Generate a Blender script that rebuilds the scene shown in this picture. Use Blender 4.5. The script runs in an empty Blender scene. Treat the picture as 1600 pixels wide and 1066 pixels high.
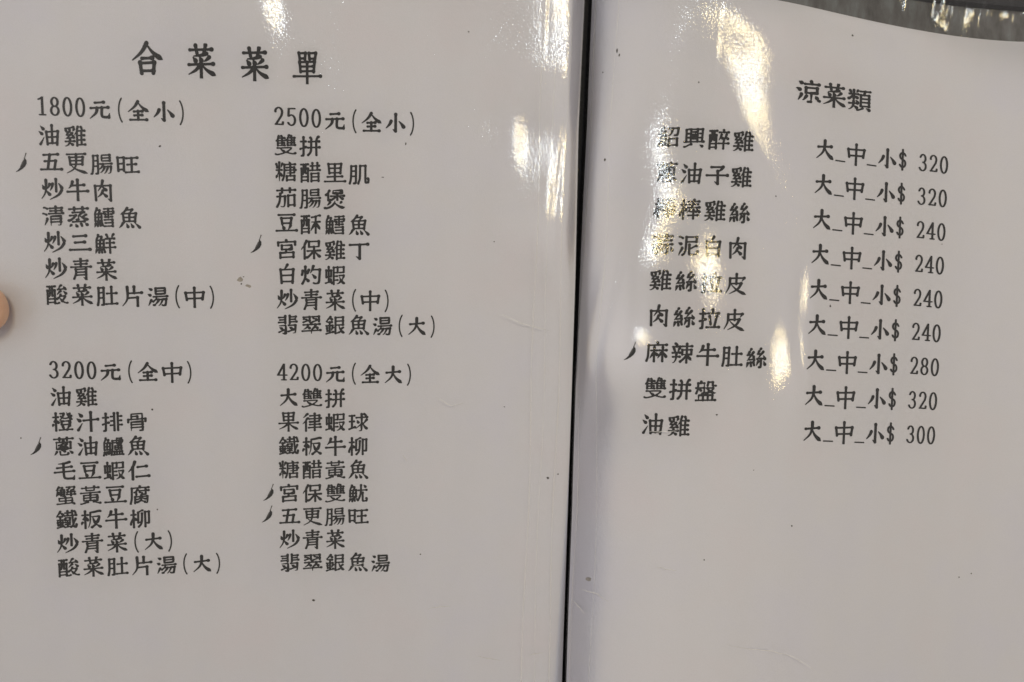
import bpy, math, random
import numpy as np
from mathutils import Matrix, Vector

random.seed(4)
scene = bpy.context.scene
COL = scene.collection
EM = 0.0075            # one character cell of the printed menu, in metres

# ------------------------------------------------------------------ geometry of the two bent menu leaves
def rot(w):
    t = np.linalg.norm(w); k = w / t
    K = np.array([[0, -k[2], k[1]], [k[2], 0, -k[0]], [-k[1], k[0], 0]])
    return np.eye(3) + np.sin(t) * K + (1 - np.cos(t)) * K @ K
FOCAL = 1164.612
LEAF = {
 'left':  dict(R=rot(np.array([0.13705, 0.120188, -0.021746])), t=np.array([-12.138092, 9.26567, -30.490318]), c=[-0.000351, 0.00107, -0.000534, 0.000476, 2e-05, -0.000132], u0=7.0, v0=-9.0, s=1.0),
 'right': dict(R=rot(np.array([-0.029002, 0.220992, -0.063063])), t=np.array([13.444932, 8.242914, -32.26681]), c=[-0.020657, 0.005003, 0.001089, 0.000129, -0.000223, -0.000184], u0=7.0, v0=-6.0, s=1.05798),
}
def leaf_point(side, u, v):
    L = LEAF[side]; c = L['c']
    u = np.atleast_1d(np.asarray(u, float)) - L['u0']; v = np.atleast_1d(np.asarray(v, float))
    n = 24; s = (np.arange(n) + .5) / n
    U = u[:, None] * s; w = v - L['v0']
    th = (c[0] + c[2] * w[:, None]) * U + c[1] * U * U
    P = np.stack([u * np.cos(th).mean(1), v, u * np.sin(th).mean(1) + c[3]*w**2 + c[4]*u*w**2 + c[5]*u*u*w], 1) * L['s']
    return P @ L['R'].T + L['t']
def leaf_frame(side, u, v):
    e = 1e-3
    u = np.atleast_1d(np.asarray(u, float)); v = np.atleast_1d(np.asarray(v, float))
    a = (leaf_point(side, u + e, v) - leaf_point(side, u - e, v)); b = (leaf_point(side, u, v + e) - leaf_point(side, u, v - e))
    a /= np.linalg.norm(a, axis=1)[:, None]
    n = np.cross(a, b); n /= np.linalg.norm(n, axis=1)[:, None]
    return a, np.cross(n, a), n
def leaf(side, u, v, h):
    return leaf_point(side, u, v) + leaf_frame(side, u, v)[2] * np.atleast_1d(np.asarray(h, float))[:, None]

# world axes: the open menu is held tilted, its lower edge on the table
nrm = np.array([.17, -.06, .98]); ey = np.array([.045, .995, .05])
ey = ey - nrm * (ey @ nrm) / (nrm @ nrm); ey /= np.linalg.norm(ey); nrm /= np.linalg.norm(nrm)
TILT = math.radians(14)
up = math.cos(TILT) * nrm + math.sin(TILT) * ey
wy = ey * math.cos(TILT) - nrm * math.sin(TILT)
wx = np.cross(wy, up)
MW = np.stack([wx, wy, up])
low = min((leaf(s, [u], [-34.6], [-.75])[0] @ up) for s in ('left', 'right') for u in (-6.2, 0, 10, 22, 25.5))
OFF = np.array([0, 0, -low * EM + .0005])
def W(P):
    return (np.asarray(P) * EM) @ MW.T + OFF

# ------------------------------------------------------------------ camera, world, lamps, exposure
cam_data = bpy.data.cameras.new('camera'); cam = bpy.data.objects.new('camera', cam_data); COL.objects.link(cam)
m = np.eye(4); m[:3, :3] = MW; m[:3, 3] = OFF
cam.matrix_world = Matrix(m.tolist())
cam_data.sensor_width = 36.0; cam_data.lens = FOCAL * 36.0 / 1600.0
cam_data.clip_start = 0.01; cam_data.clip_end = 50.0
cam_data.dof.use_dof = True; cam_data.dof.focus_distance = 32.2 * EM; cam_data.dof.aperture_fstop = 13.0
scene.camera = cam

world = bpy.data.worlds.new('World'); scene.world = world; world.use_nodes = True
world.node_tree.nodes['Background'].inputs[0].default_value = (1.0, .94, .925, 1)
world.node_tree.nodes['Background'].inputs[1].default_value = .535

def aim(o, direction):
    o.rotation_euler = Vector(direction).to_track_quat('-Z', 'Y').to_euler()
def lamp(name, pos, target, size, watts, col, shape='DISK', sy=None):
    d = bpy.data.lights.new(name, 'AREA'); d.shape = shape; d.size = size
    if sy: d.size_y = sy
    d.energy = watts; d.color = col
    o = bpy.data.objects.new(name, d); COL.objects.link(o)
    p = W(pos); o.location = p; aim(o, W(target) - p)
    return o
CENTER = np.array([1.5, 2.0, -32.0])
def at(direction, dist):
    d = np.array(direction, float); return CENTER + d / np.linalg.norm(d) * dist
WARM = at((.285, .17, .94), 170); COOL = at((.195, .23, .95), 172)
lamp('warm_ceiling_lamp', WARM, CENTER, .15, 2.2, (1.0, .79, .38))
lamp('cool_ceiling_lamp', COOL, CENTER, .14, 2.1, (.86, .95, 1.0))
lamp('fill_light', at((-.56, .30, .77), 160), CENTER + np.array([-3, 0, 0]), 1.1, 1.2, (1.0, .96, .94), 'RECTANGLE', 1.0)  # added broad fill, set where the flat film does not mirror it
scene.view_settings.view_transform = 'Standard'; scene.view_settings.look = 'None'
scene.view_settings.exposure = 0.07; scene.view_settings.gamma = 1.0
scene.view_settings.use_curve_mapping = False
scene.cycles.use_denoising = True
scene.cycles.transparent_max_bounces = 16

# ------------------------------------------------------------------ materials
def mat(name):
    mt = bpy.data.materials.new(name); mt.use_nodes = True
    nt = mt.node_tree; return mt, nt, nt.nodes, nt.links, nt.nodes['Principled BSDF']
def noise(ns, ln, scale, detail=3, rough=.55, vec=None):
    n = ns.new('ShaderNodeTexNoise'); n.inputs['Scale'].default_value = scale; n.inputs['Detail'].default_value = detail
    n.inputs['Roughness'].default_value = rough
    if vec is None:
        tc = ns.new('ShaderNodeTexCoord'); vec = tc.outputs['Object']
    ln.new(vec, n.inputs['Vector']); return n
def ramp(ns, ln, src, stops):
    r = ns.new('ShaderNodeValToRGB'); e = r.color_ramp.elements
    e[0].position, e[0].color = stops[0][0], (*stops[0][1], 1); e[1].position, e[1].color = stops[-1][0], (*stops[-1][1], 1)
    for p, c in stops[1:-1]:
        k = e.new(p); k.color = (*c, 1)
    ln.new(src, r.inputs['Fac']); return r
def bump(ns, ln, src, strength, dist):
    b = ns.new('ShaderNodeBump'); b.inputs['Strength'].default_value = strength; b.inputs['Distance'].default_value = dist
    ln.new(src, b.inputs['Height']); return b

def paper_material(name, base):
    mt, nt, ns, ln, p = mat(name)
    b = np.array(base)
    n = noise(ns, ln, 34, 5, .6)
    r = ramp(ns, ln, n.outputs['Fac'], [(.30, tuple(b * [.985, .985, 1.015])), (.5, tuple(b)), (.70, tuple(b * [1.01, .985, .985]))])
    f = noise(ns, ln, 2600, 3, .6)
    mx = ns.new('ShaderNodeMixRGB'); mx.blend_type = 'MULTIPLY'; mx.inputs[0].default_value = 1
    fr = ramp(ns, ln, f.outputs['Fac'], [(.3, (.965, .965, .96)), (.7, (1, 1, 1))])
    ln.new(r.outputs[0], mx.inputs[1]); ln.new(fr.outputs[0], mx.inputs[2])
    ln.new(mx.outputs[0], p.inputs['Base Color'])
    p.inputs['Roughness'].default_value = .8; p.inputs['Specular IOR Level'].default_value = .2
    bp = bump(ns, ln, f.outputs['Fac'], .25, .0001); ln.new(bp.outputs[0], p.inputs['Normal'])
    return mt
PAPER = paper_material('printed_paper', (.77,.757,.792))
PAPER_BACK = paper_material('backing_paper', (.66, .65, .64))

def flat(name, col, rough=.7, spec=.3):
    mt, nt, ns, ln, p = mat(name)
    n = noise(ns, ln, 900, 3)
    c = np.array(col); r = ramp(ns, ln, n.outputs['Fac'], [(.3, tuple(c * .8)), (.7, tuple(c * 1.2))])
    ln.new(r.outputs[0], p.inputs['Base Color']); p.inputs['Roughness'].default_value = rough
    p.inputs['Specular IOR Level'].default_value = spec
    return mt
INK = flat('printing_ink', (.014, .013, .0115), .75, .15)
INK_GREY = flat('grey_ink', (.10, .095, .09), .75, .15)
DIRT = flat('dirt', (.05, .04, .03), .9, .1)
SMUDGE = flat('grease_mark', (.40, .36, .31), .6, .3)

def film_material(name, fine, tint, haze):
    mt, nt, ns, ln, p = mat(name)
    ns.remove(p); out = ns['Material Output']
    tc = ns.new('ShaderNodeTexCoord'); mp = ns.new('ShaderNodeMapping'); mp.inputs['Scale'].default_value = (1, .62, 1)
    ln.new(tc.outputs['Object'], mp.inputs['Vector'])
    a = noise(ns, ln, fine, 2.5, .55, mp.outputs[0]); b = noise(ns, ln, 240, 2, .5, tc.outputs['Object'])
    ad = ns.new('ShaderNodeMath'); ad.operation = 'MULTIPLY_ADD'; ad.inputs[1].default_value = .5
    ln.new(b.outputs['Fac'], ad.inputs[0]); ln.new(a.outputs['Fac'], ad.inputs[2])
    bp = bump(ns, ln, ad.outputs[0], 1.0, .000075)
    fr = ns.new('ShaderNodeFresnel'); fr.inputs['IOR'].default_value = 1.55; ln.new(bp.outputs[0], fr.inputs['Normal'])
    tr = ns.new('ShaderNodeBsdfTransparent'); tr.inputs[0].default_value = (*tint, 1)
    gl = ns.new('ShaderNodeBsdfGlossy'); gl.inputs['Roughness'].default_value = .07; ln.new(bp.outputs[0], gl.inputs['Normal'])
    df = ns.new('ShaderNodeBsdfDiffuse'); df.inputs[0].default_value = (.8, .8, .78, 1)
    m1 = ns.new('ShaderNodeMixShader'); m2 = ns.new('ShaderNodeMixShader'); m1.inputs[0].default_value = haze
    ln.new(tr.outputs[0], m1.inputs[1]); ln.new(df.outputs[0], m1.inputs[2])
    ln.new(fr.outputs[0], m2.inputs[0]); ln.new(m1.outputs[0], m2.inputs[1]); ln.new(gl.outputs[0], m2.inputs[2])
    ln.new(m2.outputs[0], out.inputs['Surface'])
    return mt
FILM = film_material('clear_plastic_film', 1500, (.985, .985, .98), .012)
SCUFF = flat('scuffed_plastic', (.62, .60, .56), .5, .4)

def cloth_material(name, col):
    mt, nt, ns, ln, p = mat(name)
    n = noise(ns, ln, 1100, 4, .7)
    c = np.array(col)
    r = ramp(ns, ln, n.outputs['Fac'], [(.35, tuple(c * .5)), (.62, tuple(c)), (.78, tuple(c * 3.2))])
    ln.new(r.outputs[0], p.inputs['Base Color']); p.inputs['Roughness'].default_value = .75
    p.inputs['Specular IOR Level'].default_value = .35
    bp = bump(ns, ln, n.outputs['Fac'], .8, .0004); ln.new(bp.outputs[0], p.inputs['Normal'])
    return mt
CLOTH = cloth_material('black_cloth', (.016, .015, .017))
COVER = cloth_material('black_leatherette', (.030, .030, .030))
mt, nt, ns, ln, p = mat('pocket_back_painted_sheen'); POCKET_BACK = mt
tc = ns.new('ShaderNodeTexCoord'); mp = ns.new('ShaderNodeMapping'); mp.inputs['Scale'].default_value = (1, .35, 1); ln.new(tc.outputs['Object'], mp.inputs['Vector'])
n = noise(ns, ln, 190, 4, .6, mp.outputs[0])
r = ramp(ns, ln, n.outputs['Fac'], [(.30, (.06, .055, .048)), (.50, (.125, .12, .115)), (.72, (.20, .215, .215))])  # grey and teal mottling paints in the streaky reflections of the film above
ln.new(r.outputs[0], p.inputs['Base Color']); p.inputs['Roughness'].default_value = .55

mt, nt, ns, ln, p = mat('dark_table'); TABLE = mt
n = noise(ns, ln, 12, 6, .65); r = ramp(ns, ln, n.outputs['Fac'], [(.3, (.020, .016, .012)), (.7, (.05, .038, .028))])
ln.new(r.outputs[0], p.inputs['Base Color']); p.inputs['Roughness'].default_value = .4
mt, nt, ns, ln, p = mat('skin'); SKIN = mt
n = noise(ns, ln, 160, 4, .6); r = ramp(ns, ln, n.outputs['Fac'], [(.3, (.62, .36, .22)), (.7, (.76, .47, .30))])
ln.new(r.outputs[0], p.inputs['Base Color']); p.inputs['Roughness'].default_value = .5
p.inputs['Subsurface Weight'].default_value = .12; p.inputs['Subsurface Radius'].default_value = (.004, .0015, .0008)
n2 = noise(ns, ln, 1800, 3, .6); bp = bump(ns, ln, n2.outputs['Fac'], .5, .0002); ln.new(bp.outputs[0], p.inputs['Normal'])
mt, nt, ns, ln, p = mat('fingernail'); NAIL = mt
n = noise(ns, ln, 300, 2); r = ramp(ns, ln, n.outputs['Fac'], [(.3, (.74, .55, .33)), (.7, (.80, .60, .38))])
ln.new(r.outputs[0], p.inputs['Base Color']); p.inputs['Roughness'].default_value = .3

# ------------------------------------------------------------------ helpers
def link(name, V, F, mats, parent=None, smooth=True, fm=None):
    me = bpy.data.meshes.new(name); me.from_pydata([tuple(map(float, v)) for v in V], [], F); me.update()
    for k in (mats if isinstance(mats, (list, tuple)) else [mats]): me.materials.append(k)
    if smooth: me.polygons.foreach_set('use_smooth', [True] * len(me.polygons))
    if fm is not None: me.polygons.foreach_set('material_index', fm)
    o = bpy.data.objects.new(name, me); COL.objects.link(o)
    if parent is not None:
        o.parent = parent; o.matrix_parent_inverse = parent.matrix_basis.inverted()
    return o
def tag(o, label, cat, group=None, kind=None):
    if kind: o['kind'] = kind
    if label: o['label'] = label
    if cat: o['category'] = cat
    if group: o['group'] = group
def val(x, u, v):
    return x(u, v) if callable(x) else np.full(u.shape, float(x))
def sheet(name, side, u0, u1, v0, v1, top, bot, nu, nv, mats, parent, smooth=True):
    """a closed slab that follows a menu leaf; u0, u1, v0, v1 may be functions of the other coordinate (0..1)"""
    s, t = np.meshgrid(np.linspace(0, 1, nu + 1), np.linspace(0, 1, nv + 1)); s = s.ravel(); t = t.ravel()
    f = lambda x, q: x(q) if callable(x) else np.full(q.shape, float(x))
    u = f(u0, t) * (1 - s) + f(u1, t) * s; v = f(v0, s) * (1 - t) + f(v1, s) * t
    A = W(leaf(side, u, v, val(top, u, v)))
    n = nu + 1; F = [(j*n+i, j*n+i+1, (j+1)*n+i+1, (j+1)*n+i) for j in range(nv) for i in range(nu)]
    V = A
    if bot is not None:
        B = W(leaf(side, u, v, val(bot, u, v))); k = len(A); V = np.concatenate([A, B])
        F2 = [tuple(k + q for q in reversed(f4)) for f4 in F]
        rim = [i for i in range(nu)] + [j*n+nu for j in range(nv)] + [nv*n+nu-i for i in range(nu)] + [(nv-j)*n for j in range(nv)]
        F = F + F2 + [(rim[i], k + rim[i], k + rim[(i+1) % len(rim)], rim[(i+1) % len(rim)]) for i in range(len(rim))]
    o = link(name, V, F, mats, parent, smooth)
    if bot is not None and smooth:
        try: o.data.set_sharp_from_angle(angle=math.radians(50))
        except Exception: pass
    return o

# ------------------------------------------------------------------ the table
tz = 0.0
link('tabletop', [(-.9, -.6, tz), (.9, -.6, tz), (.9, .8, tz), (-.9, .8, tz), (-.9, -.6, tz-.03), (.9, -.6, tz-.03), (.9, .8, tz-.03), (-.9, .8, tz-.03)],
     [(0, 1, 2, 3), (7, 6, 5, 4), (0, 4, 5, 1), (1, 5, 6, 2), (2, 6, 7, 3), (3, 7, 4, 0)], TABLE, None, False)['kind'] = 'structure'

# ------------------------------------------------------------------ the menu
menu = bpy.data.objects.new('menu_booklet', None); COL.objects.link(menu)
menu.location = W(leaf('left', [22.1], [-34], [-.7]))[0]; bpy.context.view_layer.update()
tag(menu, 'open restaurant menu with white printed sheets in glossy plastic pockets and a black spine', 'menu')
EL, ER = 22.14, -2.84
def el(v): return np.interp(v, [-40, -23.96, -16.44, -6.14, .11, 5.44, 12], [22.1, 22.1, 22.13, 22.16, 22.1, 22.19, 22.25])
def er(v): return np.interp(v, [-40, -22.13, -15.34, -5.65, .39, 5.57, 12], [-2.82, -2.82, -2.75, -2.82, -2.86, -2.98, -3.1])
def el_of(v0, v1, d): return lambda t: el(v0 + (v1 - v0) * t) + d
def er_of(v0, v1, d): return lambda t: er(v0 + (v1 - v0) * t) + d
sheet('cover_panel', 'left', -6.0, el_of(-34.4, 9.0, -.05), -34.4, 9.0, -.14, -.62, 30, 40, COVER, menu)
sheet('cover_panel', 'right', er_of(-33.4, 9.0, .05), 25.2, -33.4, 9.0, -.14, -.62, 30, 40, COVER, menu)
sheet('pocket_back', 'left', -5.2, el_of(-33.7, 7.6, -.08), -33.7, 7.6, -.10, -.135, 24, 30, POCKET_BACK, menu)
sheet('pocket_back', 'right', er_of(-32.7, 7.6, .08), 24.4, -32.7, 7.6, -.10, -.135, 24, 30, POCKET_BACK, menu)
# spine: a sunken cloth strip joining the two panels
tt = np.linspace(8.8, -34.0, 60); ws = np.linspace(0, 1, 9)
A0 = leaf('left', np.full(60, EL - .8), tt, np.full(60, -.66)); tr_ = 5.57 + (tt - 5.44) * .942
B0 = leaf('right', np.full(60, ER + .8), tr_, np.full(60, -.66))
NL = leaf_frame('left', np.full(60, EL), tt)[2]
Vs = []
for lay in (0, -.35):
    for w in ws:
        Vs.append(A0 * (1 - w) + B0 * w + NL * (lay - .12 * math.sin(math.pi * w)))
Vs = np.stack(Vs, 1).reshape(-1, 3)   # 60 x 18
Fs = []
for j in range(59):
    for i in range(8):
        a = j*18 + i; Fs.append((a, a+18, a+19, a+1)); b = a + 9; Fs.append((b+1, b+19, b+18, b))
    Fs.append((j*18, j*18+9, (j+1)*18+9, (j+1)*18)); Fs.append((j*18+17, j*18+8, (j+1)*18+8, (j+1)*18+17))
for i in range(8): Fs.append((i, i+1, i+10, i+9)); q = 59*18 + i; Fs.append((q+1, q, q+9, q+10))
link('spine', W(Vs), Fs, CLOTH, menu)

PT = {'left': 6.3, 'right': 5.76}
pages = {}
pages['left'] = sheet('page', 'left', -4.6, el_of(-33.0, 6.3, -.03), -33.0, PT['left'], 0, -.03, 60, 80, PAPER, menu)
pages['right'] = sheet('page', 'right', er_of(-32.2, 5.8, .03), 23.6, -32.2, lambda s: PT['right'] + .10*np.exp(-((s-.26)/.12)**2) - .05*np.clip((s-.55)/.3, 0, 1), 0, -.03, 60, 80, PAPER, menu)
sheet('backing_sheet', 'right', er_of(-32.4, 5.4, .05), 23.9, -32.4, lambda s: 5.25 + .62*s + .22*np.clip((s-.6)/.4, 0, 1), -.045, -.075, 40, 60, PAPER_BACK, menu)
sheet('backing_sheet', 'left', -4.7, el_of(-33.1, 6.1, -.05), -33.1, 6.1, -.045, -.075, 40, 60, PAPER_BACK, menu)

# --- printing: brush strokes of the regular script, drawn with a round brush, then outlined
BRUSHED = {
 '大': [('h',20,40,80,33),('p',50,10,50,38,42,64,14,90),('n',50,40,61,66,90,89)],
 '中': [('v',11,30,16,64),('h',11,31,88,26),('v',88,26,83,60),('h',16,58,83,54),('v',49,6,49,97)],
 '小': [('v',51,8,51,86),('q',51,86,39,78),('p',31,40,26,54,9,73),('n',66,40,78,52,90,70)],
 '全': [('p',50,8,37,32,9,55),('n',50,12,66,34,93,51),('h',33,53,67,50),('h',34,70,66,67),('v',50,51,50,88),('h',17,90,85,87)],
 '元': [('h',32,22,68,18),('h',14,46,86,40),('p',40,44,38,66,10,91),('v',60,42,58,74,62,84,88,83,),('q',88,84,91,66)],
 '合': [('p',50,7,35,34,5,58),('n',50,11,68,35,97,52),('h',34,52,66,49),('v',28,64,32,95),('h',28,66,72,62),('v',72,62,68,93),('h',31,88,69,86)],
 '菜': [('h',16,20,84,15),('v',34,6,38,28),('v',65,3,60,26),('p',68,28,52,34,28,37),('n',26,41,30,46,35,53),('n',46,39,49,44,52,51),('p',76,38,68,46,60,51),('h',12,63,88,57),('v',50,48,50,99),('p',48,60,36,77,11,91),('n',52,60,66,77,94,90)],
 '單': [('v',24,10,27,29),('h',24,11,45,9),('v',45,9,43,28),('h',27,26,43,25),('v',56,9,58,27),('h',56,9,78,7),('v',78,7,75,26),('h',58,25,75,24),('v',26,36,29,66),('h',26,37,74,33),('v',74,33,71,64),('h',29,50,71,47),('h',29,64,71,61),('h',7,80,93,75),('v',50,36,50,100)],
 '油': [('n',13,12,18,17,26,27),('n',6,36,11,40,20,48),('q',10,92,27,60),('v',36,36,40,92),('h',36,37,85,32),('v',85,32,80,92),('h',39,60,82,57),('h',40,87,80,84),('v',60,7,60,86)],
 '丁': [('h',10,24,90,18),('v',54,22,54,86),('q',54,88,38,78)],
 '三': [('h',24,22,76,17),('h',30,50,70,46),('h',8,84,92,79)],
 '五': [('h',20,20,80,15),('v',46,18,36,82),('h',24,48,70,44),('v',70,44,64,82),('h',8,85,94,81)],
 '白': [('p',52,6,46,18,38,28),('v',22,30,26,94),('h',22,31,78,27),('v',78,27,74,92),('h',26,58,74,55),('h',27,87,74,85)],
 '仁': [('p',34,8,26,34,6,58),('v',24,36,24,95),('h',46,34,84,29),('h',40,82,94,77)],
 '牛': [('p',30,14,26,32,14,44),('h',24,32,78,27),('h',8,60,93,54),('v',51,5,51,98)],
 '果': [('v',26,8,29,46),('h',26,9,74,6),('v',74,6,71,44),('h',29,26,71,24),('h',29,44,71,42),('v',50,8,50,98),('h',8,60,92,55),('p',48,58,36,74,9,88),('n',52,58,66,74,93,88)],
 '豆': [('h',16,14,84,10),('v',28,28,32,56),('h',28,29,72,26),('v',72,26,68,54),('h',32,52,68,50),('n',32,62,36,68,40,78),('p',68,60,64,70,58,80),('h',7,88,94,83)],
 '魚': [('p',42,4,32,20,14,34),('h',36,14,62,11),('p',63,10,58,18,52,26),('v',23,30,27,70),('h',23,31,78,27),('v',78,27,73,67),('h',27,48,73,45),('h',27,66,73,63),('v',50,30,50,64),('p',22,74,16,86,7,95),('n',38,76,40,82,44,93),('n',56,75,60,82,65,92),('n',74,73,84,82,95,95)],
 '青': [('h',22,16,78,11),('h',26,29,74,25),('h',9,43,92,38),('v',50,3,50,40),('v',28,52,30,70,20,97),('h',29,53,72,49),('v',72,49,71,96),('q',71,97,60,88),('h',30,66,71,63),('h',30,79,71,76)],
 '炒': [('n',10,34,13,40,17,50),('p',40,28,37,38,31,48),('p',25,10,25,50,20,72,5,94),('n',25,58,32,66,41,78),('v',67,5,67,60),('p',53,26,50,42,42,56),('n',78,24,86,34,93,48),('p',90,54,78,76,40,97)],
 '片': [('p',29,8,31,50,26,74,8,97),('v',58,6,58,36),('h',30,38,90,33),('h',30,60,72,56),('v',72,56,72,97)],
 '肉': [('v',18,30,20,95),('h',18,31,82,26),('v',82,26,82,92),('q',82,94,70,86),('p',50,5,46,28,30,52),('n',46,32,56,40,66,50),('p',50,50,44,66,28,80),('n',47,60,56,67,67,78)],
 '皮': [('h',24,26,86,20),('q',86,20,76,36),('p',24,26,24,62,8,93),('v',52,5,52,50),('h',25,50,74,45),('p',74,45,62,72,24,95),('n',32,56,56,78,95,94)],
 '毛': [('p',72,7,52,15,24,18),('h',18,38,80,30),('h',8,60,90,51),('v',46,16,46,78,52,90,88,87),('q',88,90,92,72)],
 '里': [('v',22,10,26,54),('h',22,11,78,7),('v',78,7,74,52),('h',26,30,74,27),('h',26,51,74,48),('v',50,10,50,88),('h',18,70,82,65),('h',6,92,95,87)],
 '更': [('h',12,14,88,9),('v',22,26,25,60),('h',22,27,78,23),('v',78,23,75,58),('h',25,42,75,39),('h',25,58,75,55),('p',50,12,50,58,40,80,10,97),('n',28,62,46,80,95,95)],
 '子': [('h',24,18,74,14),('p',74,14,66,28,52,36),('v',52,34,54,88),('q',54,91,40,82),('h',6,56,95,50)],
 '旺': [('v',10,20,12,80),('h',10,21,36,19),('v',36,19,35,78),('h',12,48,35,46),('h',12,74,35,72),('h',46,22,92,17),('h',50,50,86,46),('v',68,20,68,82),('h',42,85,97,80)],
 '汁': [('n',14,12,19,17,27,27),('n',6,38,11,42,20,50),('q',10,93,28,60),('h',34,46,96,39),('v',65,6,65,98)],
}
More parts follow.
